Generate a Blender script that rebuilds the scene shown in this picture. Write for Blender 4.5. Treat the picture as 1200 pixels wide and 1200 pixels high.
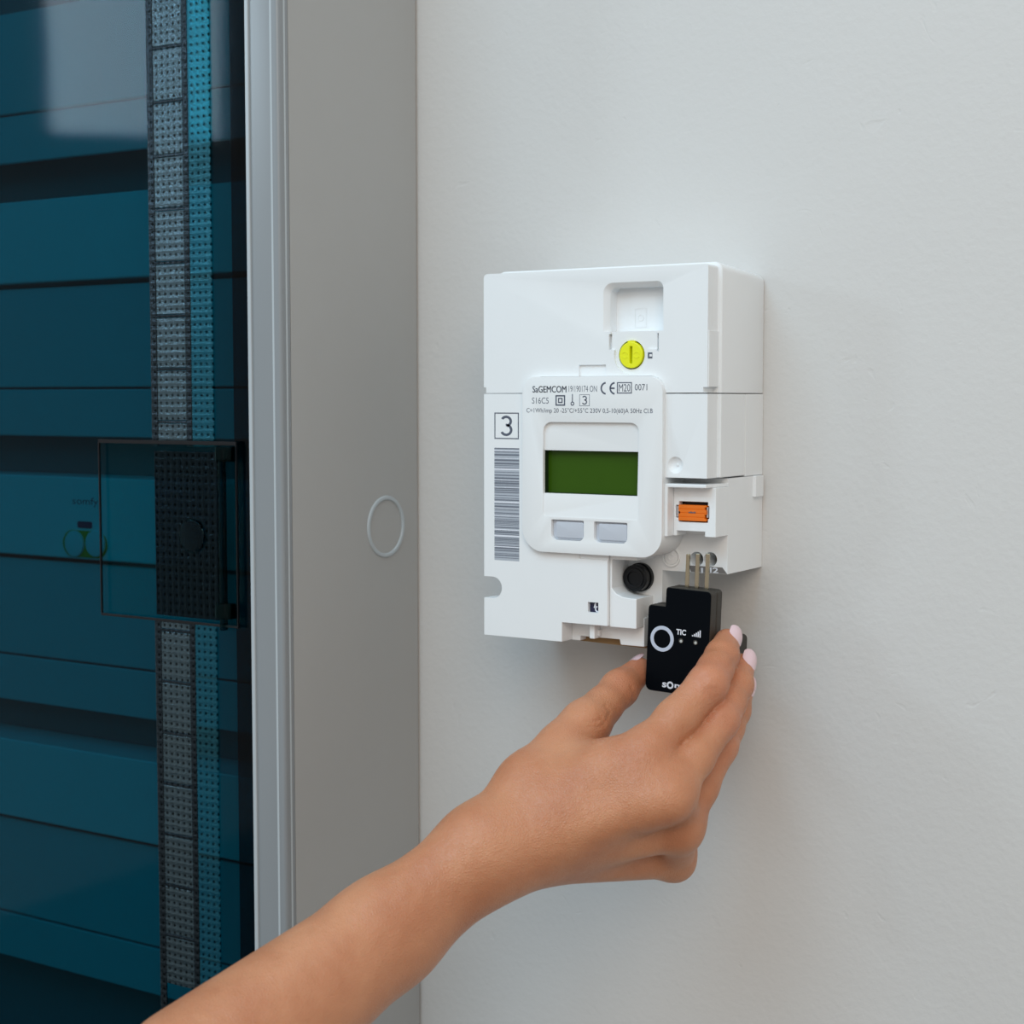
import bpy, bmesh, math, random
import numpy as np
from mathutils import Vector, Matrix
random.seed(4)
for o in list(bpy.data.objects): bpy.data.objects.remove(o)
scn = bpy.context.scene
COL = scn.collection

# ------------------------------------------------------------------ camera
S = 0.001                     # build units are millimetres
ZOFF = 1.40                   # height of the camera horizon above the floor (m)
PSI, PIT, FPX = math.radians(32), math.radians(4.06), 1900.0
CAM = np.array([456.0, -764.4, 0.0])          # mm, wall plane is y = 0, horizon z = 0
FW = np.array([-math.sin(PSI)*math.cos(PIT), math.cos(PSI)*math.cos(PIT), -math.sin(PIT)])
RT = np.array([math.cos(PSI), math.sin(PSI), 0.0])
UP = np.cross(RT, FW)
cam_d = bpy.data.cameras.new('camera'); cam = bpy.data.objects.new('camera', cam_d); COL.objects.link(cam)
m3 = Matrix((RT, UP, -FW)).transposed()
cam.matrix_world = Matrix.Translation(Vector((CAM[0]*S, CAM[1]*S, CAM[2]*S+ZOFF))) @ m3.to_4x4()
cam_d.sensor_width = 36; cam_d.lens = 36*FPX/1200; cam_d.clip_start = 0.02
cam_d.dof.use_dof = True; cam_d.dof.focus_distance = 0.80; cam_d.dof.aperture_fstop = 11
scn.camera = cam

# ------------------------------------------------------------------ light
scn.view_settings.view_transform = 'Standard'; scn.view_settings.look = 'None'
scn.view_settings.exposure = 0.10; scn.view_settings.gamma = 1.0
scn.view_settings.use_curve_mapping = False
w = bpy.data.worlds.new('room_light'); scn.world = w; w.use_nodes = True
w.node_tree.nodes['Background'].inputs[0].default_value = (1.0, 0.97, 0.925, 1)
w.node_tree.nodes['Background'].inputs[1].default_value = 0.51

def area(name, loc, target, size, power, col):
    l = bpy.data.lights.new(name, 'AREA'); l.shape = 'RECTANGLE'; l.size, l.size_y = size
    l.energy = power; l.color = col
    o = bpy.data.objects.new(name, l); COL.objects.link(o); o.location = loc
    o.rotation_euler = (Vector(target)-Vector(loc)).to_track_quat('-Z', 'Y').to_euler()
    return o
area('key_light', (-0.12, -1.40, ZOFF+1.45), (0.05, 0, ZOFF+0.10), (1.3, 1.1), 18, (0.48, 0.78, 1.0))  # soft cool key from above; its source is unseen
area('side_glint_light', (-1.68, -1.62, ZOFF+0.62), (-0.1, 0, ZOFF), (0.30, 0.30), 4.4, (0.66, 0.86, 1.0))  # unseen lamp added at left to put glints on the door strip
area('warm_fill_light', (1.15, -1.75, ZOFF+1.0), (0.1, 0, ZOFF), (1.2, 1.2), 14, (1.0, 0.87, 0.74))  # added warm fill from the right, brightens the wall beside the cabinet

# ------------------------------------------------------------------ helpers
def ray(px, py): return FW + RT*(px-600)/FPX + UP*(600-py)/FPX
def at(px, py, d):                       # pixel -> point on the plane d mm in front of the wall
    r = ray(px, py); t = (-d-CAM[1])/r[1]; return CAM+t*r
def atx(px, py, x):                      # pixel -> point on the vertical plane x = const
    r = ray(px, py); t = (x-CAM[0])/r[0]; return CAM+t*r
def rect(x0, y0, x1, y1, d):             # pixel box -> (xmin, zmin, xmax, zmax) on plane d
    xm, ym = (x0+x1)/2, (y0+y1)/2
    return at(x0, ym, d)[0], at(xm, y1, d)[2], at(x1, ym, d)[0], at(xm, y0, d)[2]
def wv(p): return Vector((p[0]*S, p[1]*S, p[2]*S+ZOFF))

def rpoly(x0, z0, x1, z1, r=0, seg=6):   # rounded rectangle; r = (bl, br, tr, tl)
    if not isinstance(r, (tuple, list)): r = (r,)*4
    out = []
    for (cx, cz, a, rr) in ((x0, z0, 180, r[0]), (x1, z0, 270, r[1]), (x1, z1, 0, r[2]), (x0, z1, 90, r[3])):
        if rr <= 0: out.append((cx, cz)); continue
        ox = cx + (rr if cx == x0 else -rr); oz = cz + (rr if cz == z0 else -rr)
        for k in range(seg+1):
            t = math.radians(a+90*k/seg); out.append((ox+rr*math.cos(t), oz+rr*math.sin(t)))
    return out
def circ(cx, cz, r, n=32, rz=None): return [(cx+r*math.cos(2*math.pi*k/n), cz+(rz or r)*math.sin(2*math.pi*k/n)) for k in range(n)]

def prism(bm, poly, d0, d1):             # poly in (x,z); from front depth d0 to back depth d1 (values or callables of x,z)
    f0 = d0 if callable(d0) else (lambda x, z: d0)
    f1 = d1 if callable(d1) else (lambda x, z: d1)
    a = [bm.verts.new((x, -f0(x, z), z)) for x, z in poly]
    b = [bm.verts.new((x, -f1(x, z), z)) for x, z in poly]
    fs = [bm.faces.new(a), bm.faces.new(b[::-1])]
    n = len(poly)
    for i in range(n): fs.append(bm.faces.new((a[(i+1) % n], a[i], b[i], b[(i+1) % n])))
    bmesh.ops.recalc_face_normals(bm, faces=fs)
    return bm
def PR(poly, d0, d1): return prism(bmesh.new(), poly, d0, d1)
def BX(x0, x1, d0, d1, z0, z1): return PR([(x0, z0), (x1, z0), (x1, z1), (x0, z1)], d0, d1)
def sideprism(poly, x0, x1):             # poly in (d,z), extruded along x
    bm = bmesh.new()
    a = [bm.verts.new((x0, -d, z)) for d, z in poly]; b = [bm.verts.new((x1, -d, z)) for d, z in poly]
    bm.faces.new(a); bm.faces.new(b[::-1]); n = len(poly)
    for i in range(n): bm.faces.new((a[(i+1) % n], a[i], b[i], b[(i+1) % n]))
    bmesh.ops.recalc_face_normals(bm, faces=bm.faces[:]); return bm
def join(*bms):
    out = bms[0]
    for b in bms[1:]:
        me = bpy.data.meshes.new('t'); b.to_mesh(me); out.from_mesh(me); bpy.data.meshes.remove(me); b.free()
    return out
def boolean(bm, cutters, op='DIFFERENCE'):
    me = bpy.data.meshes.new('t'); bm.to_mesh(me); bm.free()
    o = bpy.data.objects.new('t', me); COL.objects.link(o); tmp = []
    for c in cutters:
        cm = bpy.data.meshes.new('t'); c.to_mesh(cm); c.free()
        co = bpy.data.objects.new('t', cm); COL.objects.link(co); tmp.append((co, cm))
        md = o.modifiers.new('b', 'BOOLEAN'); md.operation = op; md.object = co; md.solver = 'EXACT'
    dg = bpy.context.evaluated_depsgraph_get(); dg.update()
    ev = o.evaluated_get(dg); m2 = ev.to_mesh()
    out = bmesh.new(); out.from_mesh(m2); ev.to_mesh_clear()
    for co, cm in tmp: bpy.data.objects.remove(co); bpy.data.meshes.remove(cm)
    bpy.data.objects.remove(o); bpy.data.meshes.remove(me)
    return out
def bevel(bm, wd, seg=2, ang=28, sel=None):
    bmesh.ops.remove_doubles(bm, verts=bm.verts[:], dist=1e-4)
    es = [e for e in bm.edges if len(e.link_faces) == 2 and e.calc_face_angle(0) > math.radians(ang) and (sel is None or sel(e))]
    if es: bmesh.ops.bevel(bm, geom=es, offset=wd, segments=seg, profile=0.5, affect='EDGES', clamp_overlap=True)
    return bm

def root(name, label, cat, base, group=None):
    o = bpy.data.objects.new(name, None); COL.objects.link(o); o.empty_display_size = 0.02
    o.location = wv(base); o['label'] = label; o['category'] = cat
    if group: o['group'] = group
    o['_b'] = [float(v) for v in base]
    return o
def base_of(o):
    while o.parent: o = o.parent
    return np.array(o['_b'])
def part(name, bm, mat, parent=None, label=None, smooth=17, kind=None, base=None):
    b = base_of(parent) if parent is not None else np.array(base if base is not None else (0, 0, 0), float)
    for v in bm.verts: v.co = Vector(((v.co.x-b[0])*S, (v.co.y-b[1])*S, (v.co.z-b[2])*S))
    me = bpy.data.meshes.new(name); bm.to_mesh(me); bm.free()
    for p in me.polygons: p.use_smooth = True
    me.set_sharp_from_angle(angle=math.radians(smooth))
    me.materials.append(mat)
    o = bpy.data.objects.new(name, me); COL.objects.link(o)
    if parent is not None: o.parent = parent
    else: o.location = wv(b); o['_b'] = [float(v) for v in b]
    if label: o['label'] = label
    if kind: o['kind'] = kind
    return o

def text_bm(body, box, d, offset=0.0, shear=0.0, keep=False):
    c = bpy.data.curves.new('t', 'FONT'); c.body = body; c.size = 1; c.offset = offset; c.shear = shear; c.resolution_u = 3
    o = bpy.data.objects.new('t', c); COL.objects.link(o)
    dg = bpy.context.evaluated_depsgraph_get(); dg.update(); ev = o.evaluated_get(dg); me = ev.to_mesh()
    bm = bmesh.new(); bm.from_mesh(me); ev.to_mesh_clear()
    bpy.data.objects.remove(o); bpy.data.curves.remove(c)
    xs = [v.co.x for v in bm.verts]; ys = [v.co.y for v in bm.verts]
    x0, x1, y0, y1 = min(xs), max(xs), min(ys), max(ys)
    X0, Z0, X1, Z1 = box
    for v in bm.verts:
        u = (v.co.x-x0)/(x1-x0); t = (v.co.y-y0)/(y1-y0)
        v.co = Vector((X0+u*(X1-X0), -d-0.06, Z0+t*(Z1-Z0)))
    return bm
def frame_bm(box, t, d):                 # printed rectangular outline
    x0, z0, x1, z1 = box; D = d+0.06
    return join(BX(x0, x1, D, D-.05, z1-t, z1), BX(x0, x1, D, D-.05, z0, z0+t), BX(x0, x0+t, D, D-.05, z0+t, z1-t), BX(x1-t, x1, D, D-.05, z0+t, z1-t))
def three_bm(box, t, d):
    x0, z0, x1, z1 = box; h = z1-z0; r1 = h*.25+t*.25; r0 = h*.27+t*.25; cx = (x0+x1)/2-t*.2; D = d+.06
    q = join(ring_bm(0, z1-r1, r1-t, r1, D, D-.05, -80, 150, 26), ring_bm(0, z0+r0, r0-t, r0, D, D-.05, -155, 95, 28))
    w = (x1-x0)/2/r0
    for v in q.verts: v.co.x = cx+v.co.x*w
    return q
def ring_bm(cx, cz, r0, r1, d0, d1, a0=0, a1=360, n=40):
    bm = bmesh.new(); full = abs(a1-a0) >= 360; m = n if full else n+1; vs = []
    for k in range(m):
        t = math.radians(a0+(a1-a0)*k/n); c, s = math.cos(t), math.sin(t)
        vs.append([bm.verts.new((cx+r*c, -d, cz+r*s)) for r, d in ((r0, d0), (r1, d0), (r1, d1), (r0, d1))])
    for k in range(n):
        a, b = vs[k], vs[(k+1) % m]
        for j in range(4): bm.faces.new((a[j], a[(j+1) % 4], b[(j+1) % 4], b[j]))
    if not full: bm.faces.new(vs[0]); bm.faces.new(vs[-1][::-1])
    bmesh.ops.recalc_face_normals(bm, faces=bm.faces[:]); return bm

# ------------------------------------------------------------------ materials
def mat(name, col, rough=0.45, spec=0.5, bump=None, metal=0, var=0.0, **kw):
    m = bpy.data.materials.new(name); m.use_nodes = True; nt = m.node_tree; n = nt.nodes; b = n['Principled BSDF']
    b.inputs['Base Color'].default_value = (*col, 1); b.inputs['Roughness'].default_value = rough
    b.inputs['Metallic'].default_value = metal; b.inputs['Specular IOR Level'].default_value = spec
    for k, v in kw.items(): b.inputs[k].default_value = v
    tc = n.new('ShaderNodeTexCoord')
    if bump:
        sc, st, dist = bump
        no = n.new('ShaderNodeTexNoise'); no.inputs['Scale'].default_value = sc; no.inputs['Detail'].default_value = 4
        bp = n.new('ShaderNodeBump'); bp.inputs['Strength'].default_value = st; bp.inputs['Distance'].default_value = dist
        nt.links.new(tc.outputs['Object'], no.inputs['Vector']); nt.links.new(no.outputs['Fac'], bp.inputs['Height'])
        nt.links.new(bp.outputs['Normal'], b.inputs['Normal'])
    if var:
        no = n.new('ShaderNodeTexNoise'); no.inputs['Scale'].default_value = 60; no.inputs['Detail'].default_value = 5
        mx = n.new('ShaderNodeMix'); mx.data_type = 'RGBA'
        mx.inputs[6].default_value = (*[c*(1-var) for c in col], 1); mx.inputs[7].default_value = (*[min(1, c*(1+var)) for c in col], 1)
        nt.links.new(tc.outputs['Object'], no.inputs['Vector']); nt.links.new(no.outputs['Fac'], mx.inputs[0]); nt.links.new(mx.outputs[2], b.inputs['Base Color'])
    return m

WHITE = mat('white_plastic', (0.83, 0.855, 0.87), 0.42, 0.45, bump=(900, 0.06, 0.0004), var=0.015)
WHITE2 = mat('white_plastic_smooth', (0.82, 0.84, 0.85), 0.38, 0.45, var=0.01)
GREYP = mat('grey_plastic', (0.55, 0.59, 0.66), 0.30, 0.5, var=0.02)
INK = mat('grey_ink', (0.085, 0.10, 0.14), 0.6)
INKL = mat('grey_ink_light', (0.16, 0.18, 0.22), 0.6)
DARK = mat('dark_plastic', (0.004, 0.005, 0.007), 0.35, 0.25)
YEL = mat('yellow_plastic', (0.83, 0.85, 0.005), 0.40, var=0.03)
ORG = mat('orange_plastic', (0.80, 0.17, 0.004), 0.40, var=0.04)
LCD = mat('lcd_glass', (0.033, 0.086, 0.004), 0.25, 0.15, var=0.08)
STEEL = mat('pin_metal', (0.42, 0.36, 0.26), 0.2, metal=1.0)
BLK = mat('black_plastic', (0.0012, 0.0025, 0.0045), 0.5, 0.06, bump=(2500, 0.05, 0.0002))
BLKS = mat('black_plastic_side', (0.045, 0.040, 0.033), 0.55, 0.35)
WINK = mat('white_ink', (0.75, 0.78, 0.85), 0.5)
RINGM = mat('button_ring', (0.52, 0.58, 0.70), 0.35)
GREYC = mat('cabinet_grey', (0.40, 0.405, 0.40), 0.48, 0.4, bump=(500, 0.04, 0.0004), var=0.015)
GREYF = mat('cabinet_frame_grey', (0.255, 0.275, 0.29), 0.3, 0.5, var=0.01)
GREYHI = mat('edge_highlight_grey', (0.44, 0.49, 0.52), 0.3, var=0.01)  # lighter grey that paints in the highlight on rounded edges
CARD = mat('brown_card', (0.28, 0.17, 0.07), 0.8, var=0.1)
LABEL = mat('terminal_label', (0.16, 0.15, 0.145), 0.6, var=0.06)
PANEL = mat('inner_panel', (0.62, 0.65, 0.68), 0.45, var=0.03)
MODW = mat('module_white', (0.86, 0.88, 0.90), 0.45, var=0.02)
SLOT = mat('inner_slot', (0.22, 0.24, 0.26), 0.6)
GREEN = mat('green_ring', (0.22, 0.42, 0.01), 0.45)
NAIL = mat('nail_varnish', (0.82, 0.60, 0.64), 0.16, 0.6)

def teal(name, tint, rough=0.04, dots=None, gloss=0.0, speck=None, ior=1.27):
    m = bpy.data.materials.new(name); m.use_nodes = True; nt = m.node_tree; n = nt.nodes; n.clear()
    out = n.new('ShaderNodeOutputMaterial'); tr = n.new('ShaderNodeBsdfTransparent'); tr.inputs[0].default_value = (*tint, 1)
    gl = n.new('ShaderNodeBsdfGlossy'); gl.inputs['Roughness'].default_value = rough
    gl.inputs[0].default_value = (*(speck or (1, 1, 1)), 1)
    fr = n.new('ShaderNodeFresnel'); fr.inputs[0].default_value = ior
    mx = n.new('ShaderNodeMixShader')
    if gloss:
        ad = n.new('ShaderNodeMath'); ad.operation = 'ADD'; ad.use_clamp = True; ad.inputs[1].default_value = gloss
        nt.links.new(fr.outputs[0], ad.inputs[0]); nt.links.new(ad.outputs[0], mx.inputs[0])
    else: nt.links.new(fr.outputs[0], mx.inputs[0])
    ge = n.new('ShaderNodeNewGeometry'); om = n.new('ShaderNodeMath'); om.operation = 'SUBTRACT'; om.inputs[0].default_value = 1
    bm_ = n.new('ShaderNodeMath'); bm_.operation = 'MULTIPLY'; nt.links.new(ge.outputs['Backfacing'], om.inputs[1])
    nt.links.new(mx.inputs[0].links[0].from_socket, bm_.inputs[0]); nt.links.new(om.outputs[0], bm_.inputs[1]); nt.links.new(bm_.outputs[0], mx.inputs[0])
    nt.links.new(tr.outputs[0], mx.inputs[1]); nt.links.new(gl.outputs[0], mx.inputs[2])
    nt.links.new(mx.outputs[0], out.inputs[0])
    if dots:
        tc = n.new('ShaderNodeTexCoord'); mp = n.new('ShaderNodeMapping')
        mp.inputs['Scale'].default_value = (dots, 1.0, dots)
        vo = n.new('ShaderNodeTexVoronoi'); vo.voronoi_dimensions = '3D'; vo.inputs['Scale'].default_value = 1; vo.inputs['Randomness'].default_value = 0.0
        no = n.new('ShaderNodeTexNoise'); no.inputs['Scale'].default_value = dots*4.3; no.inputs['Detail'].default_value = 2
        add = n.new('ShaderNodeMath'); add.operation = 'MULTIPLY_ADD'; add.inputs[1].default_value = 0.62
        bp = n.new('ShaderNodeBump'); bp.inputs['Strength'].default_value = 1.0; bp.inputs['Distance'].default_value = 0.00042
        nt.links.new(tc.outputs['Object'], mp.inputs[0]); nt.links.new(mp.outputs[0], vo.inputs['Vector']); nt.links.new(tc.outputs['Object'], no.inputs['Vector'])
        nt.links.new(no.outputs['Fac'], add.inputs[0]); nt.links.new(vo.outputs['Distance'], add.inputs[2])
        nt.links.new(add.outputs[0], bp.inputs['Height'])
        for g in (gl, fr): nt.links.new(bp.outputs[0], g.inputs['Normal'])
        mr = n.new('ShaderNodeMapRange'); mr.inputs[1].default_value = 0.15; mr.inputs[2].default_value = 0.29; mr.inputs[3].default_value = 0.1
        mu = n.new('ShaderNodeMath'); mu.operation = 'MULTIPLY'
        src = mx.inputs[0].links[0].from_socket
        nt.links.new(vo.outputs['Distance'], mr.inputs[0]); nt.links.new(src, mu.inputs[0]); nt.links.new(mr.outputs[0], mu.inputs[1]); nt.links.new(mu.outputs[0], mx.inputs[0])
        dk = n.new('ShaderNodeMix'); dk.data_type = 'RGBA'; dk.inputs[6].default_value = (*[c*.35 for c in tint], 1); dk.inputs[7].default_value = (*tint, 1)
        nt.links.new(mr.outputs[0], dk.inputs[0]); nt.links.new(dk.outputs[2], tr.inputs[0])
    return m
TEAL = teal('teal_clear_plastic', (0.05, 0.50, 0.56), 0.05, ior=1.16)
TEALH = teal('teal_handle_plastic', (0.85, 1.0, 1.0), 0.06, ior=1.08)
TEALD = teal('teal_dark_edge', (0.15, 0.45, 0.48), 0.12, ior=1.2, speck=(0.4, 0.8, 0.85))
TEALT = teal('teal_textured_cell', (0.10, 0.22, 0.26), 0.26, dots=240, gloss=0.08, speck=(0.55, 0.84, 1.0), ior=1.5)
TEALT2 = teal('teal_textured_column', (0.50, 0.95, 1.0), 0.26, dots=240, gloss=0.04, speck=(0.22, 0.78, 1.0), ior=1.5)
TEALT3 = teal('teal_textured_rail', (0.03, 0.04, 0.05), 0.26, dots=240, gloss=0.01, speck=(0.55, 0.80, 1.0), ior=1.45)
TEALI = teal('handle_textured_insert', (0.12, 0.20, 0.25), 0.2, dots=225, gloss=0.0, speck=(0.45, 0.80, 1.0), ior=1.25)
TEALS = teal('handle_smooth_disc', (0.30, 0.50, 0.58), 0.1, ior=1.25, speck=(0.45, 0.8, 1.0))

def wall_mat():
    m = bpy.data.materials.new('painted_plaster'); m.use_nodes = True; nt = m.node_tree; n = nt.nodes; b = n['Principled BSDF']
    b.inputs['Roughness'].default_value = 0.75; b.inputs['Specular IOR Level'].default_value = 0.25
    tc = n.new('ShaderNodeTexCoord')
    n1 = n.new('ShaderNodeTexNoise'); n1.inputs['Scale'].default_value = 260; n1.inputs['Detail'].default_value = 5
    n2 = n.new('ShaderNodeTexNoise'); n2.inputs['Scale'].default_value = 28; n2.inputs['Detail'].default_value = 6
    n3 = n.new('ShaderNodeTexNoise'); n3.inputs['Scale'].default_value = 55; n3.inputs['Detail'].default_value = 2; n3.inputs['Distortion'].default_value = 1.5
    rp = n.new('ShaderNodeMapRange'); rp.inputs[1].default_value = 0.70; rp.inputs[2].default_value = 0.78; rp.inputs[3].default_value = 0; rp.inputs[4].default_value = -0.6
    a1 = n.new('ShaderNodeMath'); a1.operation = 'MULTIPLY_ADD'; a1.inputs[1].default_value = 1.6
    a2 = n.new('ShaderNodeMath'); a2.operation = 'ADD'
    bp = n.new('ShaderNodeBump'); bp.inputs['Strength'].default_value = 0.22; bp.inputs['Distance'].default_value = 0.0011
    for k in (n1, n2, n3): nt.links.new(tc.outputs['Object'], k.inputs['Vector'])
    nt.links.new(n2.outputs['Fac'], a1.inputs[0]); nt.links.new(n1.outputs['Fac'], a1.inputs[2])
    nt.links.new(n3.outputs['Fac'], rp.inputs[0]); nt.links.new(a1.outputs[0], a2.inputs[0]); nt.links.new(rp.outputs[0], a2.inputs[1])
    nt.links.new(a2.outputs[0], bp.inputs['Height']); nt.links.new(bp.outputs[0], b.inputs['Normal'])
    n4 = n.new('ShaderNodeTexNoise'); n4.inputs['Scale'].default_value = 4; n4.inputs['Detail'].default_value = 4
    mx = n.new('ShaderNodeMix'); mx.data_type = 'RGBA'; mx.inputs[6].default_value = (0.635, 0.625, 0.61, 1); mx.inputs[7].default_value = (0.665, 0.655, 0.64, 1)
    nt.links.new(tc.outputs['Object'], n4.inputs['Vector']); nt.links.new(n4.outputs['Fac'], mx.inputs[0]); nt.links.new(mx.outputs[2], b.inputs['Base Color'])
    return m
WALL = wall_mat()

def skin_mat():
    m = bpy.data.materials.new('skin'); m.use_nodes = True; nt = m.node_tree; n = nt.nodes; b = n['Principled BSDF']
    b.inputs['Roughness'].default_value = 0.38; b.inputs['Specular IOR Level'].default_value = 0.5
    b.inputs['Subsurface Weight'].default_value = 0.18; b.inputs['Subsurface Radius'].default_value = (1.0, 0.35, 0.2); b.inputs['Subsurface Scale'].default_value = 0.004
    tc = n.new('ShaderNodeTexCoord')
    n1 = n.new('ShaderNodeTexNoise'); n1.inputs['Scale'].default_value = 38; n1.inputs['Detail'].default_value = 5
    cr = n.new('ShaderNodeValToRGB'); e = cr.color_ramp.elements
    e[0].position = 0.32; e[0].color = (0.50, 0.20, 0.098, 1); e[1].position = 0.68; e[1].color = (0.60, 0.275, 0.145, 1)
    v = n.new('ShaderNodeVertexColor'); v.layer_name = 'redness'
    mx = n.new('ShaderNodeMix'); mx.data_type = 'RGBA'; mx.inputs[7].default_value = (0.58, 0.185, 0.115, 1)
    nt.links.new(tc.outputs['Object'], n1.inputs['Vector']); nt.links.new(n1.outputs['Fac'], cr.inputs[0])
    nt.links.new(v.outputs['Color'], mx.inputs[0]); nt.links.new(cr.outputs[0], mx.inputs[6]); nt.links.new(mx.outputs[2], b.inputs['Base Color'])
    n2 = n.new('ShaderNodeTexVoronoi'); n2.feature = 'DISTANCE_TO_EDGE'; n2.inputs['Scale'].default_value = 900
    n3 = n.new('ShaderNodeTexNoise'); n3.inputs['Scale'].default_value = 170; n3.inputs['Detail'].default_value = 4
    a = n.new('ShaderNodeMath'); a.operation = 'MULTIPLY_ADD'; a.inputs[1].default_value = 1.6
    bp = n.new('ShaderNodeBump'); bp.inputs['Strength'].default_value = 0.55; bp.inputs['Distance'].default_value = 0.0006
    for k in (n2, n3): nt.links.new(tc.outputs['Object'], k.inputs['Vector'])
    nt.links.new(n3.outputs['Fac'], a.inputs[0]); nt.links.new(n2.outputs['Distance'], a.inputs[2])
    nt.links.new(a.outputs[0], bp.inputs['Height']); nt.links.new(bp.outputs[0], b.inputs['Normal'])
    return m
SKIN = skin_mat()

# ------------------------------------------------------------------ setting
wl = part('wall_back', BX(-3000, 3000, 0, -120, -1400, 1300), WALL, base=(0, 0, -1400), kind='structure')
fl = part('floor', BX(-3000, 3000, 4000, -120, -1500, -1400), mat('concrete_floor', (0.20, 0.195, 0.19), 0.6, var=0.06, bump=(40, 0.1, 0.002)), base=(0, 0, -1500), kind='structure')

# ------------------------------------------------------------------ cabinet
XC = -84.5; CL = -640.0; ZB, ZT = -520.0, 430.0; DF = 122.0; DSEAM = 114.0
cab = root('electrical_cabinet', 'tall grey plastic electrical cabinet with smoked teal see-through door on wall', 'cabinet', (-362, 0, ZB))
bodyc = join(BX(XC-3, XC, DSEAM, 2.4, ZB, ZT), BX(CL, CL+3, DSEAM, 0.2, ZB, ZT), BX(CL+3, XC-3, DSEAM, 0.2, ZT-3, ZT), BX(CL+3, XC-3, DSEAM, 0.2, ZB, ZB+3), BX(CL+3, XC-3, 3, 0.2, ZB+3, ZT-3))
bodyp = part('enclosure', bodyc, GREYC, cab)
# knock-out disc on the side
kc = atx(452, 617, XC)
def side_ring(cd, cz, r0, r1, x0, x1, n=48):
    bm = bmesh.new(); vs = []
    for k in range(n):
        t = 2*math.pi*k/n; c, s = math.cos(t), math.sin(t)
        vs.append([bm.verts.new((x, -(cd+r*c), cz+r*s)) for r, x in ((r0, x0), (r0, x1), (r1, x1), (r1, x0))])
    for k in range(n):
        a, b = vs[k], vs[(k+1) % n]
        for j in range(4): bm.faces.new((a[j], a[(j+1) % 4], b[(j+1) % 4], b[j]))
    bmesh.ops.recalc_face_normals(bm, faces=bm.faces[:]); return bm
part('knockout', bevel(side_ring(-kc[1], kc[2], 15.0, 17.4, XC-1, XC+1.0), 0.8, 3), GREYHI, bodyp)
# front frame (four profiled stiles joined into one ring)
XI = -105.9
fr = PR(rpoly(CL, ZB, XC, ZT, 6), DF, DSEAM+0.4)
fr = boolean(fr, [PR(rpoly(CL+22, ZB+24, XI, ZT-24, 3), DF+2, DSEAM-4)])
fr = bevel(fr, 4.6, 7, 50, sel=lambda e: all(abs(v.co.y+DF) < .01 for v in e.verts))
framep = part('front_frame', fr, GREYF, cab, smooth=16)
def highlight_strip(xc, sg):
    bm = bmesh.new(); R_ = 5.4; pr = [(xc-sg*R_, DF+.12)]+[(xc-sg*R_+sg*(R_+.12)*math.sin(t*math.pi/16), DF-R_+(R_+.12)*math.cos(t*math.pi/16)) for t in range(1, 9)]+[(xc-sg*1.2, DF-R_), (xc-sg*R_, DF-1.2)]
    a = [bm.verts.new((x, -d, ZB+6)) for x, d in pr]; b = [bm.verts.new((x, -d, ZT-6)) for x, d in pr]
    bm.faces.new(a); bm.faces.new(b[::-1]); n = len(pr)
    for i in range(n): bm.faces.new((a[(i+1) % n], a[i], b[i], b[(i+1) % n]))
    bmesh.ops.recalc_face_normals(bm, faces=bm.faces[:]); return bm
part('corner_highlight', highlight_strip(XC, 1), GREYHI, framep); part('corner_highlight', highlight_strip(CL, -1), GREYHI, framep)  # added strips over the rounded corners, lighter to stand for their highlight
part('frame_lip', bevel(BX(XI+0.2, XI+2.6, DF+1.2, DF-1, ZB+24, ZT-24), 0.5), GREYHI, framep)  # lip coloured lighter for its bright edge
# inner panels seen through the door
DI = 68.0
XR0, XR1 = CL+24, -128.0
def zi(py, d): return at(90, py, d)[2]
rows = []
per = zi(878, DI)-zi(560, DI)
for k in (-2, -1, 0, 1, 2):
    o = -per*0+per*k
    rows.append((o+zi(658, DI), o+zi(776, DI)))
for (zt, z2) in rows:
    za = zt-0.8; zb = z2+0.6
    if zb > ZB+30 and za < ZT-10: part('cover_panel', bevel(BX(XR0, XR1, DI, DI-3, max(zb, ZB+5), min(za, ZT-5)), 0.8), PANEL, cab)
    zc = z2-0.6; zd = zc-(zi(776, DI)-zi(830, DI))
    if zd > ZB+20 and zc < ZT-10: part('cover_panel', bevel(BX(XR0, XR1, DI, DI-3, zd, zc), 0.8), PANEL, cab)
part('mounting_plate', BX(XR0, XR1, 40, 36, ZB+5, ZT-5), SLOT, cab)
# control module row
def module(zt, zb, name, label, full):
    t = root(name, label, 'module', ((XR0+XR1)/2, -40, zb))
    bm = bevel(BX(XR0+1, XR1-1, DI+4, 40.2, zb, zt), 1.0)
    part('housing', bm, MODW, t)
    return t
ztm, zbm = zi(559, DI+4), zi(655, DI+4)
mod = module(ztm, zbm, 'control_module', 'pale control module with green double button behind smoked cabinet door', True)
DM = DI+4
x0, z0, x1, z1 = rect(75, 622, 126, 653, DM)
rr = (z1-z0)/2
gb = part('button_surround', bevel(PR(rpoly(x0, z0, x1, z1, rr*0.999, 10), DM+1.0, DM-1), 0.3), GREEN, mod, label='green stadium-shaped button surround')
for cx in (88.0, 112.5):
    p = at(cx, 637, DM+1); q = (x1-x0)*0.215
    part('push_button', bevel(PR(circ(p[0], p[2], q, 28), DM+2.4, DM), 0.7, 3), MODW, gb)
x0, z0, x1, z1 = rect(91, 611, 108, 619, DM)
part('indicator', bevel(PR(rpoly(x0, z0, x1, z1, 1.2), DM+.3, DM-1), .1), mat('indicator_blue', (0.02, 0.03, 0.12), .3), mod)
part('printed_text', text_bm('somfy', rect(85, 583, 115, 594, DM), DM), INK, mod)
for sgn, nm in ((1, 'blank module row of pale plastic below the control module'), (-1, 'blank module row of pale plastic above the control module')):
    t = module(ztm+per*sgn, zbm+per*sgn, 'blank_module', nm, False)

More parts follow.
